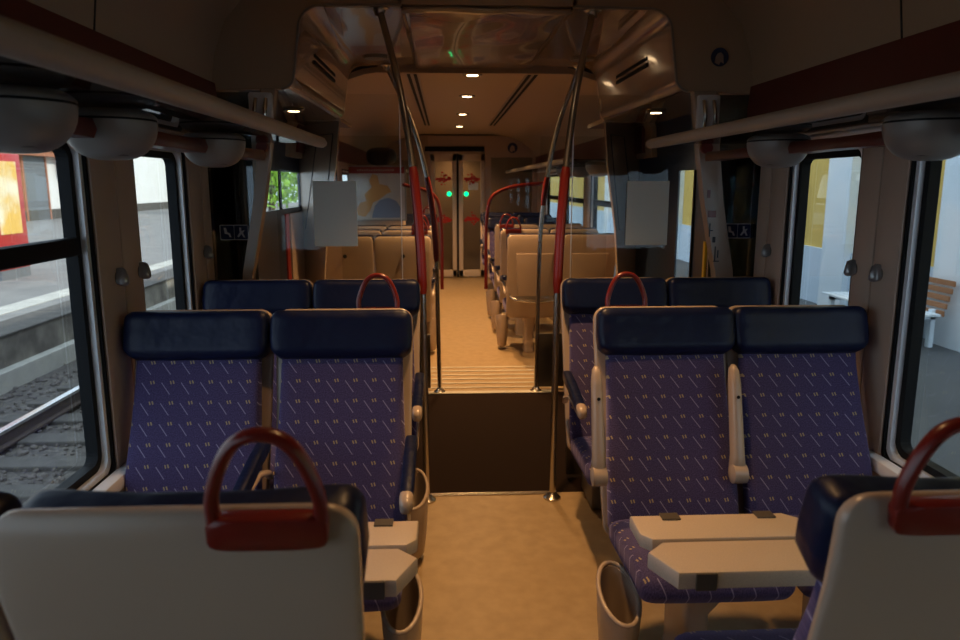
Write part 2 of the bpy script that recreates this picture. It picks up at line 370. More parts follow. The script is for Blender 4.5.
# vestibule lining: glossy tunnel between the two saloons
Y0, Y1 = 3.80, 5.60
def lin(s): return [(s * .42, 2.455), (s * .80, 2.45)] + [(s * x, z) for x, z in arc(.81, 2.34, .11, 90, 15, 5)] + [(s * .94, 2.20), (s * .95, 2.13)] + [(s * x, z) for x, z in arc(1.02, 2.13, .07, 180, 265, 5)] + [(s * 1.40, 2.055)]
for s, nm in ((-1, 'left'), (1, 'right')):
    b = profile_strip('x', lin(s), .03, Y0, Y1, M_['gloss'], up=(s > 0), ny=1); b.name = 'ceiling'; struct(b)
    # bulkhead towards the near saloon
    pts = [(s * .42, 2.455), (s * .80, 2.45)] + [(s * x, z) for x, z in arc(.81, 2.34, .11, 90, 15, 5)] + [(s * .94, 2.20), (s * .95, 2.13)] + [(s * x, z) for x, z in arc(1.02, 2.13, .07, 180, 265, 5)] + [(s * 1.36, 2.055), (s * 1.36, 2.72), (s * .42, 2.72)]
    b = MB().poly([Vector((x, Y0 - .02, z)) for x, z in pts], (0, .04, 0)); o = b.obj('wall_front', M_['cove']); struct(o)
    b = MB().poly([Vector((x, Y1 - .0, z)) for x, z in pts], (0, .04, 0)); o = b.obj('wall_front', M_['cove']); struct(o)
    # bright lip round the outline
    o = MB().tube([(x, Y0 - .022, z) for x, z in lin(s)[:-1]], .007, 6).obj('trim_30', M_['rail'], smooth=True); struct(o)
    # seams: dark groove beside the middle ceiling sheet
    o = MB().box(*sorted((s * .415, s * .425)), Y0, Y1, 2.445, 2.46).obj('trim_31', M_['dark']); struct(o)
# middle sheet: shiny and slightly wavy
V = []; F = []; nx, ny = 24, 30
for j in range(ny + 1):
    for i in range(nx + 1):
        x = -.42 + .84 * i / nx; y = Y0 + (Y1 - Y0) * j / ny
        V.append((x, y, 2.455 + .0035 * math.sin(x * 17 + 1.3 * math.sin(y * 3)) + .002 * math.sin(y * 9 + x * 4)))
n0 = len(V)
for j in range(ny):
    for i in range(nx): a = j * (nx + 1) + i; F.append((a, a + 1, a + nx + 2, a + nx + 1))
me = mk('ceiling', V, F, M_['gloss2'], True); o = link('ceiling', me); so = o.modifiers.new('t', 'SOLIDIFY'); so.thickness = .02; so.offset = -1; struct(o)
struct(MB().box(-.44, .44, Y0 - .02, Y0 + .02, 2.46, 2.74).obj('wall_front', M_['cove']))
struct(MB().box(-.7, .7, Y1, Y1 + .04, 2.40, 2.74).obj('wall_front', M_['cove']))

# entrance doors left and right of the vestibule
for s, nm, dn in ((-1, 'left', 1), (1, 'right', 2)):
    d = empty('door_%d' % dn, (0, 0, 0), kind='structure')
    z0g = 1.42 if s < 0 else .85  # left pane kept short: solid leaf below stands in for dark reflections in glass
    g0, g1 = (4.86, 6.12) if s < 0 else (4.735, 5.075)
    X0, X1 = sorted((s * 1.40, s * 1.412)); b = MB()
    b.box(X0, X1, 4.32, 6.17, 0, z0g).box(X0, X1, 4.32, 6.17, 1.69, 2.08).box(X0, X1, 4.32, g0, z0g, 1.69).box(X0, X1, g1, 6.17, z0g, 1.69)
    b.obj('door_leaf', M_['doorblue'], d)
    MB().box(*sorted((s * 1.408, s * 1.411)), g0 - .005, g1 + .005, z0g - .005, 1.695).obj('pane', M_['glass'], d)
    MB().box(*sorted((s * 1.39, s * 1.40)), 5.50, 5.60, .1, z0g - .04).obj('red_stripe', M_['doorred'], d)
    MB().box(*sorted((s * 1.385, s * 1.40)), 5.64, 6.12, .1, z0g - .04).obj('pale_panel', M_['cream'], d)
    MB().box(*sorted((s * 1.390, s * 1.40)), *((5.34, 5.40) if s < 0 else (4.71, 4.735)), z0g, 1.69).obj('window_bar', M_['black'], d)
    if s > 0: MB().box(1.385, 1.40, 4.44, 4.48, .95, 1.25, .004).obj('yellow_strip', M_['yellow'], d)

# cream leaning corner panels at the far side of the vestibule + technical hatch
for s in (-1, 1):
    P = [(.99, 2.06), (1.03, 1.75), (1.14, 1.25), (1.18, .9), (1.18, 0), (1.41, 0), (1.41, 2.06)]; sl = lambda x: 5.60 + max(0, x - .99) * 1.3
    e = MB(); a_ = [e.bm.verts.new((s * x, sl(x), z)) for x, z in P]; c_ = [e.bm.verts.new((s * x, sl(x) + .06, z)) for x, z in P]
    e.bm.faces.new(a_); e.bm.faces.new(c_[::-1]); [e.bm.faces.new((a_[k], c_[k], c_[(k + 1) % 7], a_[(k + 1) % 7])) for k in range(7)]
    o = e.obj('wall_partition', M_['shell']); struct(o)
    struct(MB().box(*sorted((s * .98, s * 1.42)), 5.6, 6.25, 2.055, 2.085).obj('ceiling', M_['gloss']))
    b = MB()
    q = [Vector((s * x, sl(x) - .004, z)) for x, z in ((1.05, 1.97), (1.20, 1.97), (1.36, 1.24), (1.18, 1.24))]
    b.tube(q + [q[0]], .004, 5); o = b.obj('trim_32', M_['dark']); struct(o)
for s in (-1, 1):
    w = empty('window_%d' % (30 + (s > 0)), kind='structure'); MB().box(*sorted((s * 1.19, s * 1.40)), 3.835, 3.841, .02, 2.05).obj('pane', M_['darkglass'], w)
# leaning pillars at the near side, with red marks on the right one
for s in (-1, 1):
    dw = .0 if s > 0 else .045
    inn = [(1.04, 2.06), (1.075, 1.80), (1.125, 1.5), (1.20, 1.15), (1.24, .8), (1.24, 0)]; ou = [(1.32, 0), (1.32, .8), (1.295, 1.15), (1.225, 1.5), (1.185, 1.80), (1.16, 2.06)]
    e = MB().poly([Vector((s * x, 3.76, z)) for x, z in inn + [(a - dw, b_) for a, b_ in ou]], (0, .07, 0), .008)
    p = struct(e.obj('trim_%d' % (33 + (s > 0)), M_['shell'], smooth=True))
    MB().box(*sorted((s * 1.055, s * 1.17)), 3.735, 3.77, 1.84, 2.04, .012).obj('handle_plate', M_['silver'], p, True)
    MB().tube([(s * 1.09, 3.735, 1.87), (s * 1.088, 3.715, 1.92), (s * 1.085, 3.715, 1.96), (s * 1.082, 3.735, 2.01)], .010, 8).tube([(s * 1.14, 3.735, 1.87), (s * 1.138, 3.715, 1.92), (s * 1.135, 3.715, 1.96), (s * 1.132, 3.735, 2.01)], .010, 8).obj('grip', M_['steel'], p, True)
    MB().lathe([(.0, -.012), (.028, -.012), (.032, 0), (.032, .01)], (s * 1.115, 3.745, 1.78), 18, 'y').obj('red_knob', M_['red'], p, True)
    if s > 0:
        b = MB().box(1.135, 1.15, 3.753, 3.759, 1.53, 1.57).box(1.145, 1.185, 3.753, 3.759, 1.43, 1.465); b.obj('red_mark', M_['red'], p)
        b = MB().box(1.155, 1.16, 3.754, 3.759, 1.33, 1.40).box(1.16, 1.175, 3.754, 3.759, 1.36, 1.365).box(1.175, 1.19, 3.754, 3.759, 1.30, 1.33).box(1.185, 1.215, 3.754, 3.759, 1.20, 1.205).box(1.19, 1.195, 3.754, 3.759, 1.20, 1.28).box(1.205, 1.21, 3.754, 3.759, 1.22, 1.26); b.obj('dark_mark', M_['dark'], p)

# far end wall with glazed gangway doors
def holed_wall():
    b = MB()
    for x0, x1, z0, z1 in ((-1.4, -1.12, 0, 2.5), (-.66, -.46, 0, 2.12), (.46, .56, 0, 2.12), (1.28, 1.4, 0, 2.5), (-1.12, 1.28, 2.12, 2.5), (-1.12, -.66, 0, 1.0), (.56, 1.28, 0, 1.0), (-1.12, -.66, 2.0, 2.12), (.56, 1.28, 2.04, 2.12)):
        b.box(x0, x1, YE, YE + .08, z0, z1)
    return struct(b.obj('wall_end', M_['cream']))
holed_wall()
struct(MB().box(-1.4, 1.4, YE + .9, YE + .94, 0, 2.4).obj('wall_gangway', M_['cream']))
struct(MB().box(-1.4, 1.4, YE, YE + .95, -.12, -.001).obj('floor', M_['mat']))
struct(MB().box(-1.45, -1.4, YE, YE + .95, -.1, 2.5).box(1.4, 1.45, YE, YE + .95, -.1, 2.5).box(-1.45, 1.45, YE, YE + .95, 2.4, 2.5).obj('wall_gangway', M_['metalbox']))
for k, (x0, x1) in enumerate(((-1.12, -.66), (.56, 1.28))):
    w = empty('window_%d' % (20 + k), kind='structure'); MB().box(x0 + .01, x1 - .01, YE + .03, YE + .036, 1.0, 2.04).obj('pane', M_['screen'], w)
gd = empty('door_3', kind='structure')
for s, nm in ((-1, 'l'), (1, 'r')):
    x0, x1 = sorted((s * .018, s * .46)); x1 -= .0
    lf = MB(); lf.box(x0, x0 + .075, YE - .03, YE + .01, .02, 2.1, .008).box(x1 - .075, x1, YE - .03, YE + .01, .02, 2.1, .008).box(x0, x1, YE - .03, YE + .01, 1.98, 2.1, .008).box(x0, x1, YE - .03, YE + .01, .02, .14, .008)
    lf = lf.obj('door_leaf', M_['doorcream'], gd, True)
    MB().box(x0 + .07, x1 - .07, YE - .012, YE - .006, .13, 1.99).obj('pane', M_['screen'], lf)
    cx = (x0 + x1) / 2
    for zz in (1.68, 1.00):                                         # lacy red safety ornament
        b = MB()
        for q in range(64):
            u = random.uniform(-1, 1); hx = cx + u * .125; hz = zz + random.gauss(0, .042) * (1.15 - abs(u)); w_ = random.uniform(.011, .021)
            b.box(hx - w_, hx + w_, YE - .020 - q * .00004, YE - .014, hz - w_ * .7, hz + w_ * .7, .002)
        b.box(cx - .13, cx + .13, YE - .019, YE - .014, zz - .008, zz + .006, .002)
        b.obj('red_ornament', M_['orn'], lf)
    MB().lathe([(0, -.02), (.036, -.018), (.04, 0)], (s * .145, YE - .03, 1.435), 16, 'y').obj('green_button', M_['green'], lf, True)
    if s > 0: MB().box(cx - .06, cx + .11, YE - .02, YE - .014, 1.50, 1.62).obj('paper_notice', M_['white'], lf)
MB().box(-.02, .02, YE - .02, YE + .0, .02, 2.1).obj('door_seal', M_['black'], gd)

# ================================================================== THINGS
# ---- downlights
def downlight(x, y, z, label, energy, group='round ceiling downlights', blend=.9, size=R(125), rad=.055):
    t = empty('ceiling_light', (x, y, z), label=label, cat='ceiling light', group=group)
    MB().lathe([(rad, 0), (rad + .022, 0), (rad + .018, -.008), (rad, -.010), (rad, 0)][1:-1] + [(rad - .002, -.004)]).obj('ring', M_['steel'], t, True)
    MB().lathe([(0.001, -.0105), (rad * .75, -.010), (rad * .8, -.006)]).obj('lens', M_['lamp'], t, True)
    if energy:
        l = bpy.data.lights.new('lamp', 'SPOT'); l.energy = energy; l.color = (1.0, .55, .22); l.spot_size = size; l.spot_blend = blend; l.shadow_soft_size = .05
        lo = bpy.data.objects.new('bulb_light', l); COL.objects.link(lo); lo.parent = t; lo.location = (0, 0, -.03)
for i, (y, lb) in enumerate(((5.78, 'nearest of the four round downlights on the far saloon ceiling'), (7.15, 'second downlight of the far ceiling row, counting from the vestibule'), (8.95, 'third downlight of the far ceiling row, before the last one'), (10.8, 'farthest downlight of the ceiling row, above the gangway doors end'))):
    downlight(0.0, y, 2.418, lb, 200)
for y, e in ((1.75, 75), (2.95, 160)):
    downlight(0.0, y, 2.676, 'round downlight above the aisle of the near saloon, above the frame', e, 'downlights of the near saloon', 1.0, R(90))
downlight(-1.15, 4.75, 2.053, 'downlight in the soffit over the left entrance door', 9, 'downlights over the entrances', rad=.045)
downlight(1.13, 4.75, 2.053, 'downlight in the soffit over the right entrance door', 9, 'downlights over the entrances', rad=.045)

downlight(-.05, YE + .45, 2.398, 'added unseen warm downlight brightening the gangway behind the doors', 25, 'added gangway light')  # added lamp, itself unseen, to brighten the door panes and end wall
# ---- dark round discs, vents in the vestibule lining
for s, x in ((-1, -.68), (1, .74)):
    t = tag(MB().lathe([(.07, 0), (.085, 0), (.08, -.012), (.0, -.014)]).obj('ceiling_disc', M_['box'], smooth=True), 'dark round disc in the vestibule ceiling, %s of the centre' % ('left' if s < 0 else 'right'), 'ceiling disc', 'vestibule ceiling discs'); t.location = (x, 5.25, 2.452)
for s in (-1, 1):
    t = empty('air_vent', (0, 0, 0), label='slim black air slots in the glossy lining above the %s entrance' % ('left' if s < 0 else 'right'), cat='air vent', group='vestibule air vents')
    for dz in (0, .035): MB().box(*sorted((s * .922, s * .945)), 4.25, 5.0, 2.25 + dz, 2.27 + dz, .003).obj('slot', M_['black'], t)
    t = empty('ceiling_slot', (0, 0, 0), label='long dark double air slot in the far ceiling, %s of the lights' % ('left' if s < 0 else 'right'), cat='air vent', group='long slots in the far ceiling')
    for dx in (0, .05): MB().box(*sorted((s * (.42 + dx), s * (.445 + dx))), 5.75, 10.6, 2.408, 2.422, .002).obj('slot', M_['black'], t)
    MB().box(*sorted((s * .405, s * .505)), 5.72, 10.63, 2.412, 2.421, .002).obj('frame', M_['rail'], t)
tag(MB().box(-.55, .45, YE - .03, YE, 2.14, 2.22, .006).obj('display_panel', M_['black']), 'long black information display over the gangway doors', 'display')

# ---- blue round stickers
def round_sticker(x, y, z, r, label):
    t = empty('round_sticker', (x, y, z), label=label, cat='sticker')
    MB().lathe([(.001, -.003), (r, -.002), (r, 0)], (0, 0, 0), 28, 'y').obj('disc', M_['signblue'], t, True)
    MB().poly([Vector((px * r, -.0045, pz * r)) for px, pz in ((-.55, -.62), (-.5, .0), (-.25, .42), (.1, .5), (.38, .2), (.45, -.7), (.1, -.5), (-.05, -.85))], (0, .0015, 0)).obj('figure', M_['cream'], t)
round_sticker(1.165, 3.775, 2.225, .045, 'round blue sticker with a pale figure on the right bulkhead')
round_sticker(.93, YE - .01, 2.20, .085, 'small round sticker on the end wall above the right pane')
# ---- priority seat stickers
def pictos(s, y, z):
    t = empty('priority_sticker', (1.335 if s > 0 else -1.30, y, z), rz=0, label='blue two-field pictogram sticker on the dark pane of the %s side' % ('left' if s < 0 else 'right'), cat='sticker', group='priority seat stickers')
    # local: faces -y after rotation ; x runs along the wall
    def q(pts, m, nm, dy): MB().poly([Vector((a, dy, c)) for a, c in pts], (0, .0015, 0)).obj(nm, m, t)
    q([(p[0], p[1]) for p in rrect(.146, .078, .008)], M_['white'], 'border', -.001)
    for cx in (-.035, .035): q([(p[0] + cx, p[1]) for p in rrect(.067, .070, .005)], M_['signblue'], 'field', -.003)
    q([(-.052, .024), (-.040, .024), (-.035, .002), (-.022, -.004), (-.014, -.024), (-.024, -.024), (-.030, -.010), (-.048, -.006)], M_['white'], 'seated_figure', -.005)
    q([(.026, .025), (.037, .025), (.037, .008), (.054, .012), (.045, -.002), (.055, -.025), (.046, -.025), (.036, -.008), (.022, -.025), (.014, -.020), (.028, .0)], M_['white'], 'walking_figure', -.005)
pictos(-1, 3.832, 1.355); pictos(1, 3.832, 1.355)

# ---- coat hooks
def hook(s, y, z, label):
    t = empty('coat_hook', (s * 1.348, y, z), rz=(R(-90) if s > 0 else R(90)), label=label, cat='coat hook', group='grey coat hooks on the window pillars')
    b = MB(); b.loft([[Vector((x * k, yy, zz * k + dz)) for x, zz in ((-.017, -.020), (-.006, -.026), (.006, -.026), (.017, -.020), (.017, -.005), (.006, .030), (-.006, .030), (-.017, -.005))] for k, yy, dz in ((1, 0, 0), (1.15, -.014, -.002), (1, -.028, -.006), (.5, -.036, -.012))])
    b.obj('hook_body', M_['hook'], t, True, 50); MB().lathe([(.0, -.002), (.024, -.001), (.024, .004)], (0, 0, -.004), 18, 'y').obj('rosette', M_['steel'], t, True)
hook(-1, 2.565, 1.285, 'grey coat hook on the left pillar, the one nearer the big window'); hook(-1, 2.755, 1.285, 'grey coat hook on the left pillar, the one nearer the narrow window')
hook(1, 2.55, 1.285, 'grey coat hook on the right pillar, the one nearer the big window'); hook(1, 2.715, 1.285, 'grey coat hook on the right pillar, the one nearer the narrow window')
hook(-1, 3.50, 1.285, 'grey coat hook on the slim left pillar beside the dark pane'); hook(1, 3.46, 1.285, 'grey coat hook on the slim right pillar beside the dark pane')

# ---- luggage racks with their rounded brackets and linking bars
def rack(s, y0, y1, label, group):
    t = empty('luggage_rack', (0, 0, 0), label=label, cat='luggage rack', group=group)
    pts = [(s * .795, 1.795), (s * .80, 1.775), (s * .83, 1.772), (s * .90, 1.785)] if False else None
    prof = [(s * x, z) for x, z in ((.785, 1.80), (.79, 1.782), (.805, 1.772), (.825, 1.774), (.87, 1.792), (.87, 1.812), (.82, 1.822), (.795, 1.818))]
    b = MB(); rings = []
    L = [(y0, 1), (y1 - .10, 1), (y1 - .04, .8), (y1, .35)]
    for yy, k in L: rings.append([Vector((s * .82 + (x - s * .82) * k, yy, 1.80 + (z - 1.80) * k)) for x, z in prof])
    b.loft(rings).obj('front_rail', M_['rail'], t, True, 60)
    MB().box(*sorted((s * .86, s * 1.335)), y0, y1 - .12, 1.795, 1.808).obj('shelf', M_['shelfglass'], t)
    MB().tube([(s * 1.315, y0, 1.79), (s * 1.315, y1 - .15, 1.79)], .012, 8).obj('wall_rail', M_['silver'], t, True)
rack(-1, YB + .02, 3.76, 'long pale luggage rack above the left windows of the near saloon', 'near saloon racks'); rack(1, YB + .02, 3.76, 'long pale luggage rack above the right windows of the near saloon', 'near saloon racks')
rack(-1, 9.6, 12.4, 'luggage rack along the left of the far saloon', 'far saloon racks'); rack(1, 6.25, 12.4, 'luggage rack along the right of the far saloon', 'far saloon racks')
def rack_pod(s, y, label, group='rounded lamp pods under the racks', sc=1):
    t = empty('rack_pod', (s * 1.10, y, 1.765), label=label, cat='lamp pod', group=group)
    def half(z0, z1, f):
        rings = []
        for k in range(10):
            a = f(k / 9); rings.append([Vector((math.cos(q) * .118 * a[0], math.sin(q) * .118 * a[0], a[1])) for q in [2 * math.pi * j / 28 for j in range(28)]])
        return rings
    lo = half(0, 0, lambda u: (max(.05, math.cos(u * math.pi / 2 * .97)) ** .75, -.003 - .10 * math.sin(u * math.pi / 2)))
    up = half(0, 0, lambda u: (1 - .22 * u * u, .003 + .022 * u))
    MB().loft(lo).obj('bowl', M_['pod'], t, True, 60); MB().loft(up).obj('upper_shell', M_['pod'], t, True, 60)
    MB().loft([[Vector((math.cos(q) * .1155, math.sin(q) * .1155, z)) for q in [2 * math.pi * j / 28 for j in range(28)]] for z in (-.004, .004)]).obj('joint', M_['black'], t)
    MB().lathe([(0.001, -.006), (.028, -.006), (.032, 0)], (-s * .03, -.03, -.086)).obj('spot_glass', M_['dark'], t, True)
podsL = [(.96, 'partly cut off pod at the upper left corner'), (1.60, 'big lamp pod cut by the left edge of the photo'), (2.04, 'second lamp pod from the left edge, over the big window'), (2.92, 'lamp pod over the narrow left window, nearest the vestibule')]
podsR = [(1.98, 'nearest lamp pod under the right rack, by the big window'), (2.90, 'lamp pod under the right rack over the narrow window')]
for y, l in podsL[1:]: rack_pod(-1, y, l)
for y, l in podsR: rack_pod(1, y, l)
for y in (6.3, 7.15, 8.0): rack_pod(1, y, 'rounded pod under the far right luggage rack', 'pods of the far right rack')
def bar(s, y0, y1, label):
    prof = [(-.050, -.018), (-.058, 0), (-.045, .018), (.045, .022), (.055, 0), (.045, -.018)]
    rings = [[Vector((s * 1.13 + x * k, y, 1.735 + z * k * 1.35)) for x, z in prof] for y, k in ((y0, .25), (y0 + .05, .9), ((y0 + y1) / 2, .75), (y1 - .05, .9), (y1, .25))]
    tag(MB().loft(rings).obj('rack_link_bar', M_['redbrown'], smooth=True, angle=50), label, 'rail', 'red brown bars linking the lamp pods')
bar(-1, 1.68, 1.97, 'red-brown bar between the two nearest left lamp pods'); bar(-1, 2.12, 2.84, 'long red-brown bar between second pod and narrow-window pod, left'); bar(-1, 3.0, 3.72, 'red-brown bar from the last left pod towards the vestibule')
bar(1, 1.0, 1.88, 'red-brown bar running off the right edge of the photo'); bar(1, 2.08, 2.82, 'red-brown bar between the two right lamp pods'); bar(1, 3.0, 3.72, 'red-brown bar from the last right pod towards the vestibule')

# ---- grab poles
def bez(p, n=14):                                                   # Catmull-Rom through points
    P = [Vector(q) for q in p]; P = [P[0] * 2 - P[1]] + P + [P[-1] * 2 - P[-2]]; out = []
    for i in range(1, len(P) - 2):
        for k in range(n):
            t = k / n; a, b, c, d = P[i - 1], P[i], P[i + 1], P[i + 2]
            out.append(.5 * ((2 * b) + (c - a) * t + (2 * a - 5 * b + 4 * c - d) * t * t + (3 * b - a - 3 * c + d) * t ** 3))
    return out + [P[-2]]
def pole(base, top, kink, rz0, rz1, label, r=.017, rr=.024, rm='red'):
    t = empty('grab_pole', (base[0], base[1], 0), label=label, cat='grab pole', group='vestibule grab poles')
    dx = top[0] - base[0]; dy = top[1] - base[1]
    pts = bez([(0, 0, .01), (dx * .02, dy * .02, .55), (dx * .06, dy * .06, 1.20), (dx * .22, dy * .22, 1.65), (dx * .52, dy * .52, 2.05), (dx, dy, top[2])])
    MB().tube(pts, r, 12).obj('pole', M_['steel'], t, True)
    g = [p for p in pts if rz0 <= p.z <= rz1]; MB().tube(g, [rr * .8] + [rr] * (len(g) - 2) + [rr * .8], 12).obj('red_grip', M_[rm], t, True)
    MB().lathe([(.045, 0), (.045, .008), (.03, .02), (.02, .035)]).obj('floor_flange', M_['steel'], t, True)
    MB().lathe([(.02, -.04), (.032, -.012), (.045, -.004), (.045, 0)], (dx, dy, top[2])).obj('ceiling_flange', M_['steel'], t, True)
pole((-.32, 3.53), (-.53, 3.83, 2.452), .14, 1.06, 1.70, 'near left steel grab pole with a bright red grip')
pole((.325, 3.53), (.53, 3.83, 2.452), .14, 1.06, 1.70, 'near right steel grab pole with a bright red grip')
pole((-.27, 5.52), (-.63, 5.52, 2.44), .16, 1.02, 1.68, 'far left steel grab pole with dark red grip', .017, .022)
pole((.485, 5.52), (.77, 5.52, 2.44), .16, 1.42, 1.68, 'far right slim steel grab pole with a short dark red grip', .017, .022)

# ---- glass screens of the vestibule with pale sheets stuck on
def screen(s, y, x0, x1, z0, z1, label):
    t = empty('glass_screen', (0, y, 0), label=label, cat='glass screen', group='glass draught screens')
    X0, X1 = sorted((s * x0, s * x1)); MB().box(X0, X1, -.004, .004, z0, z1).obj('pane', M_['screen'], t)
    MB().box(X0, X1, -.015, .015, .02, z0, .004).obj('kick_panel', M_['metalbox'], t, True)
    if y < 5: MB().box(*sorted((s * (x0 - .002), s * (x0 + .002))), -.005, .005, z0, z1).obj('edge_strip', M_['silver'], t)
screen(-1, 3.80, .44, 1.07, .62, 2.04, 'near left glass screen carrying a pale sheet'); screen(1, 3.80, .44, 1.07, .62, 2.04, 'near right glass screen carrying a pale sheet')
screen(1, 5.58, .50, 1.02, .45, 1.95, 'glass screen with brown kick panel behind the far right pole'); screen(-1, 5.58, .34, 1.0, .45, 1.95, 'glass screen beside the far left pole')
for s, x0, x1 in ((-1, -.885, -.665), (1, .725, .945)):
    t = tag(MB().box(x0, x1, 3.788, 3.793, 1.285, 1.615, .001).obj('frosted_sheet', M_['paper']), 'pale blank sheet stuck on the %s glass screen' % ('left' if s < 0 else 'right'), 'sheet', 'blank sheets on the glass screens')

# ---- curved red handrails in the far saloon
def handrail(x, xt, label):
    s = 1 if x > 0 else -1
    p = bez([(x, 8.75, .35), (x, 8.75, 1.0), (x + s * .02, 8.75, 1.30), (x + s * .08, 8.75, 1.46), (x + s * .22, 8.75, 1.54), (x + s * .42, 8.75, 1.585), (xt, 8.75, 1.61)])
    tag(MB().tube(p, .02, 10).obj('curved_handrail', M_['red'], smooth=True), label, 'handrail', 'curved red handrails')
handrail(.27, 1.0, 'tall curved red handrail beside the far right seats'); handrail(-.26, -.70, 'tall curved red handrail beside the far left seats')

# ---- left far partition with the map
part = MB().box(-1.34, -.72, 8.95, 9.45, 0, 1.82, .006).obj('wall_partition', M_['cream'], smooth=True); struct(part)
mp = empty('map_poster', (-1.06, 8.94, 1.18), label='framed route map with a red heading on the far left partition', cat='map')
MB().box(-.30, .36, -.006, 0, 0, .62, .002).obj('sheet', M_['mapbg'], mp); MB().box(-.30, .36, -.010, -.006, .545, .62).obj('heading_band', M_['doorred'], mp)
b = MB()
for q in range(16): b.box(-.20 + q * .028, -.182 + q * .028, -.0125, -.010, .572, .572 + random.choice((.018, .024)))
b.obj('heading_text', M_['cream'], mp)
land = [(-.22, .12), (-.20, .05), (-.12, .03), (-.06, .10), (-.02, .20), (.06, .24), (.14, .30), (.20, .33), (.16, .40), (.06, .42), (.04, .52), (-.02, .54), (-.06, .46), (-.03, .38), (-.12, .30), (-.10, .22), (-.17, .20)]
MB().poly([Vector((a, -.009, c)) for a, c in land], (0, .0025, 0)).obj('land_area', M_['mapland'], mp)
sea = [(-.04, .02), (.30, .02), (.31, .14), (.26, .22), (.16, .26), (.06, .23), (.0, .16)]
MB().poly([Vector((a, -.008, c)) for a, c in sea], (0, .0015, 0)).obj('sea_area', M_['mapsea'], mp)
MB().box(-.32, .38, -.014, .0, -.02, 0).box(-.32, .38, -.014, 0, .62, .64).box(-.32, -.30, -.014, 0, -.02, .64).box(.36, .38, -.014, 0, -.02, .64).obj('frame', M_['rail'], mp)
# bag on the far left rack
r_ = []
for k in range(9):
    a = math.pi * k / 8; yy = 9.2 - .20 * math.cos(a); q = max(.12, math.sin(a)) ** .5
    r_.append([Vector((-.99 + x * q * 1.1, yy, 1.822 + (.11 + z) * q)) for x, z in sup(.34, .22, 2.8, 20)])
bag = tag(MB().loft(r_).obj('travel_bag', M_['dark'], smooth=True, angle=60), 'black soft bag lying on top of the cabinet with the map', 'bag')
bag.location.z = -.0

# ------------------------------------------------------------------ SEATS
CA = {}
def cm(key, fn):
    if key not in CA: CA[key] = fn()
    return CA[key]
def armrest_down_mesh(): 
    return MB().loft([[Vector((x * k, y, z + h * k)) for x, h in sup(.042, .05, 4, 14)] for y, z, k in ((.03, .735, .7), (.015, .737, 1), (-.12, .725, 1), (-.30, .695, 1), (-.335, .688, .95))]).mesh('armrest', M_['leather'], True, 50)
def arm_tip(): 
    return MB().loft([[Vector((x * k, y, z + h * k)) for x, h in sup(.043, .052, 3, 14)] for y, z, k in ((-.335, .688, 1), (-.355, .684, 1), (-.375, .680, .85), (-.385, .678, .4))]).mesh('armrest_tip', M_['shell'], True, 60)
def arm_under(): 
    return MB().loft([[Vector((x * k, y, z + h * k)) for x, h in sup(.030, .02, 3, 14)] for y, z, k in ((.06, .60, .8), (.03, .63, 1), (-.10, .672, 1), (-.25, .668, 1), (-.33, .660, .8))]).mesh('arm_support', M_['shell'], True, 60)
def armrest_up_mesh():
    return MB().loft([[Vector((x * k, y + h * k, z)) for x, h in sup(w, .055, 3.5, 16)] for y, z, w, k in ((.035, .545, .055, .7), (.03, .56, .055, 1), (.04, .62, .042, 1), (.075, .75, .039, 1), (.105, .86, .036, 1), (.118, .905, .032, .85), (.122, .92, .026, .4))]).mesh('armrest', M_['shell'], True, 60)
def arm_pivot(): 
    return MB().loft([[Vector((x, .02 + math.cos(a) * q * k, .56 + math.sin(a) * q * k)) for a in [2 * math.pi * j / 18 for j in range(18)]] for x, q, k in ((-.028, .026, .7), (-.023, .034, 1), (.023, .034, 1), (.028, .026, .7))]).mesh('pivot', M_['shell'], True, 50)
def rivet(): return MB().lathe([(0.001, -.002), (.006, -.002), (.006, .0)], (0, .063, .82), 10, 'y').mesh('rivet', M_['black'])
def handle_mesh():
    # rounded triangular loop standing on a deep plate clipped to the back shell
    out = bez([(-.083, 0, .0), (-.082, 0, .05), (-.062, 0, .115), (-.036, 0, .155), (0, 0, .168), (.036, 0, .155), (.062, 0, .115), (.082, 0, .05), (.083, 0, .0)], 5)
    b = MB().tube(out, .0115, 10, sy=1.25)
    b.loft([[Vector((x * k, y, -.018 + h * k)) for x, h in sup(.188, .066, 5, 20)] for y, k in ((-.016, .9), (-.012, 1), (.012, 1), (.016, .9))])
    return b.mesh('handle', M_['red'], True, 45)
def bin_mesh():
    K = 22; rings = []
    def ring(w, d, z, tilt): return [Vector((math.cos(a) * w, math.sin(a) * d, z + tilt * math.sin(a))) for a in [2 * math.pi * j / K for j in range(K)]]
    rings = [ring(.03, .07, .03, 0), ring(.045, .095, .045, 0), ring(.055, .115, .14, 0), ring(.062, .13, .24, .015), ring(.066, .135, .315, .035), ring(.064, .133, .322, .035), ring(.052, .118, .315, .035), ring(.048, .11, .22, .0), ring(.04, .09, .08, 0)]
    b = MB().loft(rings)
    b.tube([(math.cos(a) * .06, math.sin(a) * .128, .322 + .035 * math.sin(a)) for a in [2 * math.pi * j / 24 for j in range(25)]], .008, 8)
    return b.mesh('waste_bin', M_['shell'], True, 50)
def bin_hole(): return MB().loft([[Vector((math.cos(a) * .040 , math.sin(a) * .088, z)) for a in [2 * math.pi * j / 20 for j in range(20)]] for z in (.085, .09)]).mesh('bin_liner', M_['dark'])
def base_mesh():
    r = []
    for z, w, d, yc in ((0, .10, .30, -.20), (.02, .10, .30, -.20), (.06, .085, .26, -.19), (.25, .085, .24, -.17), (.36, .14, .34, -.20)):
        r.append([Vector((x, yc + y, z)) for x, y in sup(w, d, 5, 20)])
    return MB().loft(r).mesh('pedestal', M_['shell'], True, 50)
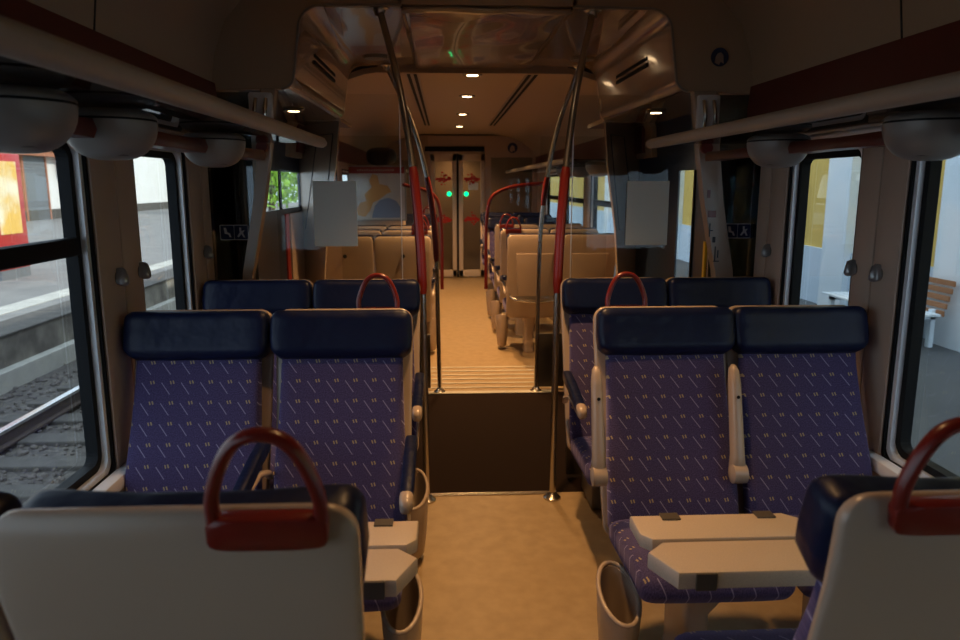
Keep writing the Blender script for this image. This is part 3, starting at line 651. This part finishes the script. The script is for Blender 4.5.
BACK = [(0.0, .40, .455, .085), (.025, .50, .455, .085), (.075, .64, .450, .080), (.13, .78, .435, .072), (.185, .93, .425, .066), (.208, 1.02, .425, .055)]
def back_mesh(): return pad('backrest', BACK, M_['fabric'], .025, 5, .016)
def head_mesh(): return pad('headrest', [(.176, .990, .460, .085), (.192, 1.02, .488, .105), (.205, 1.055, .496, .108), (.216, 1.100, .494, .100), (.228, 1.157, .488, .092)], M_['leather'], .032, 4.2, .028, 6)
def cush_mesh(): return pad('seat_cushion', [(-.45, .405, .455, .09), (-.42, .43, .462, .115), (-.34, .438, .465, .12), (-.2, .425, .462, .12), (.02, .40, .455, .11)], M_['fabric'], .035, 4.5, .008)
def shell_mesh(top=1.155): return pad('back_shell', [(.03, .36, .47, .03), (.085, .50, .478, .032), (.135, .64, .480, .034), (.19, .80, .482, .034), (.243, .98, .490, .032), (.262, 1.05, .492, .034), (.267, 1.075, .494, .040), (.275, top, .490, .034)], M_['shell'], .045, 7, .0, 8, .3)
def recess(): # tray table folded on the back
    return MB().poly([Vector((x, y, z)) for x, y, z in ((-.135, .118, .56), (.135, .118, .56), (.165, .258, .99), (-.165, .258, .99))], (0, .026, -.006), .008).mesh('tray_table', M_['shell'], True, 40)
def button(): return MB().lathe([(.017, -.001), (.017, .008), (.001, .009)], (0, .268, .985), 14, 'y').mesh('round_button', M_['black'])
def seat(x, y, facing, side, label, group, arm=None, mid=None, handle=False, bin_=False, tray=False, butt=False, name='train_seat', hx=.118, tall=False, shelf=False):
    """facing -1: looks to the camera, +1: away. side: world direction of the aisle (+1/-1)"""
    t = empty(name, (x, y, 0), rz=(0 if facing < 0 else math.pi), label=label, cat='seat', group=group)
    a = side if facing < 0 else -side                                # aisle direction in local x
    link('pedestal', cm('ped', base_mesh), t); link('seat_cushion', cm('cu', cush_mesh), t); link('back_shell', cm('sht', lambda: shell_mesh(1.174)) if tall else cm('sh', shell_mesh), t)
    link('backrest', cm('ba', back_mesh), t); link('headrest', cm('he', head_mesh), t)
    for where, kind in ((a, arm), (-a, mid)):
        if not kind: continue
        xo = where * (.247 if where == a else .247)
        if kind == 'down':
            r = link('armrest', cm('ad', armrest_down_mesh), t, (xo, 0, 0)); p = link('armrest_tip', cm('at', arm_tip), r); p['label'] = 'cream tip'
            link('arm_support', cm('au', arm_under), r)
        else:
            r = link('armrest', cm('up', armrest_up_mesh), t, (xo + (where * .026 if where == a else -where * .036), -.05, .060)); link('pivot', cm('pv', arm_pivot), r); link('rivet', cm('rv', rivet), r)
    if handle:
        h = link('grab_handle', cm('ha', handle_mesh), t, (a * hx, .298, 1.162 if tall else 1.145)); h.rotation_euler = (R(-8), 0, 0); h.scale = (.84, .9, .76)
    if bin_:
        r = link('waste_bin', cm('bi', bin_mesh), t, (a * (.222 if side > 0 else .250), -.26, 0)); link('bin_liner', cm('bl', bin_hole), r)
    if tray: link('tray_table', cm('tr', recess), t)
    if shelf:
        b = MB()
        for k in range(6): b.box(-.20, .20, .17 + k * .03, .182 + k * .03, .58, .588, .001)
        b.tube([(-.21, .13, .60), (-.21, .30, .592), (-.16, .36, .575), (0, .385, .565), (.16, .36, .575), (.21, .30, .592), (.21, .13, .60)], .011, 8)
        b.obj('wire_shelf', M_['steel'], t, True)
    if butt: link('round_button', cm('bu', button), t)
    return t
XA, XO = .583, 1.084
ROW2, ROW3, NEAR = 2.36, 3.20, 1.21
G2 = 'facing seats of the near bay'; G3 = 'seats of the row before the vestibule'; GN = 'foreground seats seen from behind'
seat(-XA, ROW2, -1, 1, 'patterned seat left of the aisle in the front facing row, bluish, red handle behind', G2, 'down', 'down', True, True)
seat(-XO, ROW2, -1, 1, 'bluest patterned seat, by the big left window in the facing row', G2)
seat(XA - .008, ROW2, -1, -1, 'patterned seat right of the aisle with raised cream armrest and red handle behind', G2, 'up', 'up', True, True)
seat(XO - .018, ROW2, -1, -1, 'patterned seat by the right window pillar behind the folding table', G2)
seat(-XA, ROW3, -1, 1, 'aisle seat of the second facing row, left, mostly hidden behind a red handle', G3, 'down', None, False, True)
seat(-XO, ROW3, -1, 1, 'window seat of the second facing row, left, headrest under the dark pane', G3)
seat(XA, ROW3, -1, -1, 'aisle seat of the second facing row, right, beside the near right pole', G3, 'down', None, False, False)
seat(XO, ROW3, -1, -1, 'window seat of the second facing row, right, headrest under the dark pane', G3)
seat(-XA, NEAR, 1, 1, 'big cream seat back with red handle at the lower left corner of the photo', GN, None, None, True, hx=.130, tall=True)
seat(-XO, NEAR, 1, 1, 'foreground window seat at the left edge of the photo', GN, tall=True)
seat(XA, NEAR, 1, -1, 'cream seat back with red handle at the lower right corner of the photo', GN, None, None, True, hx=.108, tall=True)
FARG = 'seats of the far saloon'
names = ['first', 'second', 'third', 'fourth', 'fifth', 'sixth']
fr = [(6.78, 1), (7.62, 1), (8.46, 1), (9.55, -1), (10.45, -1), (11.35, -1)]
for i, (y, f) in enumerate(fr):
    if f > 0: d = 'pale seat back facing away'
    else: d = 'blue topped seat facing the camera'
    seat(XA, y, f, -1, '%s, %s row right of the far aisle, aisle side' % (d, names[i]), FARG + ' right', 'down', None, f > 0 and i > 0, f > 0, f > 0, shelf=(i == 0))
    seat(XO, y, f, -1, '%s, %s row right of the far aisle, window side' % (d, names[i]), FARG + ' right', None, None, False, False, f > 0)
for i, (y, f) in enumerate([(6.62, 1), (7.46, 1), (8.20, 1)]):
    seat(-XA, y, f, 1, 'pale seat back facing away, %s row left of the far aisle, aisle side' % names[i], FARG + ' left', 'down', None, i > 0, f > 0, False, True)
    seat(-XO, y, f, 1, 'pale seat back facing away, %s row left of the far aisle, window side' % names[i], FARG + ' left', None, None, False, False, False, True)
for i, y in enumerate((9.9, 10.9)):
    seat(-XA, y, -1, 1, 'blue topped seat beyond the map partition, %s from it, by the aisle' % ('nearer' if i == 0 else 'farther'), FARG + ' left', 'down', None, True)

# lower heater boxes behind row three
for s in (-1, 1):
    tag(MB().box(*sorted((s * .50, s * 1.30)), 3.38, 3.66, 0, .34, .01).obj('heater_box', M_['box'], smooth=True), 'low grey box on the floor under the last %s seats before the vestibule' % ('left' if s < 0 else 'right'), 'box', 'floor boxes')

# ---- folding tables of the near bay
def table(s, label):
    t = empty('folding_table', (0, 0, 0), label=label, cat='table', group='folding tables of the near bay')
    def leaf(y0, y1, z0, z1, near):
        xi = (.275 if near else .28) + (.014 if s < 0 else 0)
        if near: pts = [(s * (xi + .045), y0), (s * xi, y0 + .10), (s * (xi + .05), y1), (s * .80, y1), (s * .86, y1 - .05), (s * .86, y0)]
        else: pts = [(s * (xi + .025), y0), (s * xi, y0 + .03), (s * xi, y1 ), (s * .70, y1), (s * .79, y0 + .05), (s * .79, y0)]
        return MB().poly([Vector((x, y, z0)) for x, y in pts], (0, 0, z1 - z0), .006)
    a = leaf(1.535, 1.685, .668, .713, True).obj('near_leaf', M_['table'], t, True, 40)
    b_ = leaf(1.70, 1.835, .675, .713, False).obj('far_leaf', M_['table'], t, True, 40)
    for x in (.36, .76): MB().box(*sorted((s * x, s * (x + .05))), 1.528, 1.536, .668, .712, .002).obj('hinge', M_['metalbox'], a)
    for x in (.36, .62): MB().box(*sorted((s * x, s * (x + .05))), 1.80, 1.837, .713, .718, .001).obj('clasp', M_['metalbox'], b_)
    MB().box(*sorted((s * .45, s * 1.34)), 1.65, 1.73, .60, .668, .008).obj('beam', M_['dark'], t, True)
    MB().box(*sorted((s * 1.325, s * 1.355)), 1.60, 1.80, .05, .58, .01).obj('wall_bracket', M_['box'], t, True)
table(-1, 'cream folding table left of the aisle, half hidden by the foreground seat'); table(1, 'cream folding table right of the aisle, two wedge leaves folded together')

# ================================================================== OUTSIDE, LEFT
struct(MB().box(-5.45, -1.7, -6, 70, -.95, -.80).obj('ground', M_['ballast']))
struct(MB().box(-1.7, 5, -6, 70, -1.2, -1.0).obj('ground', M_['ballast']))
# loose stones on the bed
random.seed(3); b = MB()
ico = bmesh.new(); bmesh.ops.create_icosphere(ico, subdivisions=1, radius=1); iv = [v.co.copy() for v in ico.verts]; iff = [[v.index for v in f.verts] for f in ico.faces]; ico.free()
V, F = [], []
for k in range(5200):
    y = 1.0 + random.random() ** 1.6 * 16; x = random.uniform(-5.4, -1.75); r = random.uniform(.018, .042); o0 = len(V)
    q = [random.uniform(.6, 1.3) for _ in range(3)]
    for v in iv: V.append((x + v.x * r * q[0] * random.uniform(.75, 1.2), y + v.y * r * q[1] * random.uniform(.75, 1.2), -.795 + random.random() * .0 + v.z * r * q[2]))
    F += [tuple(o0 + i for i in f) for f in iff]
M_['stone'] = mat('stones', (.09, .078, .07), .9, noise=(5, .3, .7, (.20, .17, .15)))
tag(link('ballast_stones', mk('ballast_stones', V, F, M_['stone'])), 'grey brown track ballast stones outside the left window', 'ballast', kind='stuff')
for x, nm in ((-2.83, 'rail of the neighbouring track nearer to the train'), (-4.27, 'rail of the neighbouring track nearer to the platform')):
    t = empty('track_rail', (x, 0, -.60), label='steel ' + nm, cat='rail', group='rails outside the left window')
    MB().box(-.07, .07, -5, 65, -.155, -.135).box(-.012, .012, -5, 65, -.14, -.03).obj('rail_foot', M_['iron'], t); MB().box(-.036, .036, -5, 65, -.035, 0, .006).obj('rail_head', M_['railtop'], t)
sl = None
for k in range(36):
    y = 1.2 + k * .62
    if sl is None:
        sl = MB().box(-1.25, 1.25, -.13, .13, -.10, 0, .015).obj('railway_sleeper', M_['sleeper']); sl.location = (-3.55, y, -.757); o = sl
    else: o = sl.copy(); COL.objects.link(o); o.location = (-3.55, y, -.757)
    tag(o, 'concrete sleeper under the rails outside the left window', 'sleeper', 'sleepers of the neighbouring track')
struct(MB().box(-24, -5.55, -6, 75, -.9, -.18).obj('ground', M_['asphalt']))
struct(MB().box(-5.55, -5.50, -6, 75, -.9, -.19).obj('trim_40', M_['conc'])); struct(MB().box(-5.50, -5.36, -6, 75, -.9, -.56, .01).obj('trim_41', M_['coping']))
struct(MB().box(-6.75, -6.35, -6, 75, -.18, -.172).obj('trim_42', M_['coping'])); struct(MB().box(-6.05, -5.48, -6, 75, -.2, -.168, .01).obj('trim_43', M_['sleeper']))
# building beyond the platform
bd = empty('platform_building', (-20.7, 0, -.18), label='bright white building beyond the far platform on the left', cat='building')
MB().box(-4, 0, 20, 64, 0, 7).obj('wall', M_['wallwhite'], bd)
MB().box(0, .5, 30, 40.8, 3.15, 3.5).box(0, .7, 30, 40.8, 3.5, 4.1).obj('cornice', M_['cornice'], bd)
sh = MB()
for k in range(24): sh.box(.0, .06 + .02 * (k % 2), 37.1, 39.1, .02 + k * .13, .02 + k * .13 + .128)
sh.obj('roller_shutter', M_['shutter'], bd); MB().box(0, .12, 36.95, 37.1, 0, 3.2).box(0, .12, 39.1, 39.22, 0, 3.2).obj('door_frame', M_['cornice'], bd)
MB().box(-.0, .1, 20, 64, 0, .5).obj('plinth', M_['sleeper'], bd)
kk = empty('vending_kiosk', (-9.5, 14.40, -.18), label='red vending kiosk with a bright yellow poster on the far platform', cat='kiosk')
MB().box(-1.0, 1.05, -.5, .5, .18, 2.35, .03).obj('cabinet', M_['kiosk'], kk, True); MB().box(-.98, 1.03, -.48, .48, 0, .18).obj('plinth', M_['shutter'], kk)
MB().box(-.8, .38, -.52, -.5, .95, 2.2).obj('poster', M_['poster'], kk); MB().box(1.05, 1.065, -.40, .30, .85, 2.2).obj('side_poster', M_['poster'], kk)
rs = empty('round_sign', (-20.2, 40.6, 2.75), rz=R(90), label='round red and black sign on the white building', cat='sign')
MB().lathe([(.25, -.04), (.42, -.04), (.42, .0), (.25, 0)], (0, 0, 0), 28, 'y').obj('ring', M_['kiosk'], rs, True); MB().lathe([(.001, -.03), (.26, -.03), (.26, .0)], (0, 0, 0), 28, 'y').obj('face', M_['white'], rs); MB().lathe([(.001, -.05), (.1, -.05), (.1, .0)], (0, 0, 0), 20, 'y').obj('red_centre', M_['kiosk'], rs)
MB().box(-.5, -.32, -.03, .0, -.55, .45).obj('side_plate', M_['dark'], rs)
# trees beyond, seen through the left entrance door
random.seed(11)
for ti, (tx, ty, th, lb) in enumerate(((-10.9, 46, 6.5, 'bright green tree seen through the left entrance window'), (-15.0, 58, 7.5, 'second green tree farther off beyond the left door'))):
    t = empty('tree', (tx, ty, -.18), label=lb, cat='tree', group='trees beyond the platform')
    MB().tube([(0, 0, 0), (.1, 0, 1.2), (0, .1, 2.6), (.1, .1, th * .6)], [.22, .18, .15, .08], 8).obj('trunk', M_['trunk'], t, True)
    V, F = [], []
    for k in range(2600):
        a = random.uniform(0, 6.283); u = random.uniform(-1, 1); rr = random.random() ** .4; q = math.sqrt(1 - u * u) * rr
        c = Vector((q * math.cos(a) * 2.9, q * math.sin(a) * 2.9, th * .52 + u * rr * th * .48)); s_ = random.uniform(.14, .3)
        d1 = Vector((random.gauss(0, 1), random.gauss(0, 1), random.gauss(0, 1))).normalized(); d2 = d1.orthogonal().normalized(); o0 = len(V)
        V += [c - d1 * s_, c + d2 * s_ * .5, c + d1 * s_, c - d2 * s_ * .5]; F.append((o0, o0 + 1, o0 + 2, o0 + 3))
    link('foliage', mk('foliage', V, F, M_['leaf']), t)
# ================================================================== OUTSIDE, RIGHT
struct(MB().box(1.62, 5.6, -6, 70, -.4, -.15).obj('ground', M_['asphalt2']))
sb = empty('station_building', (5.35, 0, -.15), label='yellow and pale blue station building outside the right windows', cat='building')
MB().box(0, 3, -4, 45, .82, 7.2).obj('upper_wall', M_['sYellow'], sb); MB().box(-.05, 3, -4, 45, 0, .82).obj('base_wall', M_['sBlue'], sb)
b = MB()
for k in range(-1, 9):
    yc = 7.55 + (k - 1) * 2.45
    MB().box(-.14, .02, yc - .30, yc + .30, 0, 7).obj('pilaster', M_['sWhite'], sb)
def bench(y, label):
    t = empty('platform_bench', (4.90, y, -.15), label=label, cat='bench', group='benches by the station building')
    for k in range(5): MB().box(.16 + k * .022, .18 + k * .022, -.85, .85, .36 + k * .08, .36 + k * .08 + .058, .004).obj('back_slat', M_['wood'], t)
    b = MB(); 
    for k in range(4): b.box(-.28 + k * .11, -.19 + k * .11, -.85, .85, .36, .385, .004)
    b.obj('seat_slats', M_['sWhite'], t)
    for yy in (-.7, .7): MB().box(-.24, -.19, yy - .03, yy + .03, 0, .36).box(.12, .17, yy - .03, yy + .03, 0, .42).box(-.24, .17, yy - .03, yy + .03, .31, .36).obj('leg', M_['sWhite'], t)
bench(8.25, 'slatted wooden bench at the right edge of the photo'); bench(18.5, 'distant bench seen through the right entrance door')
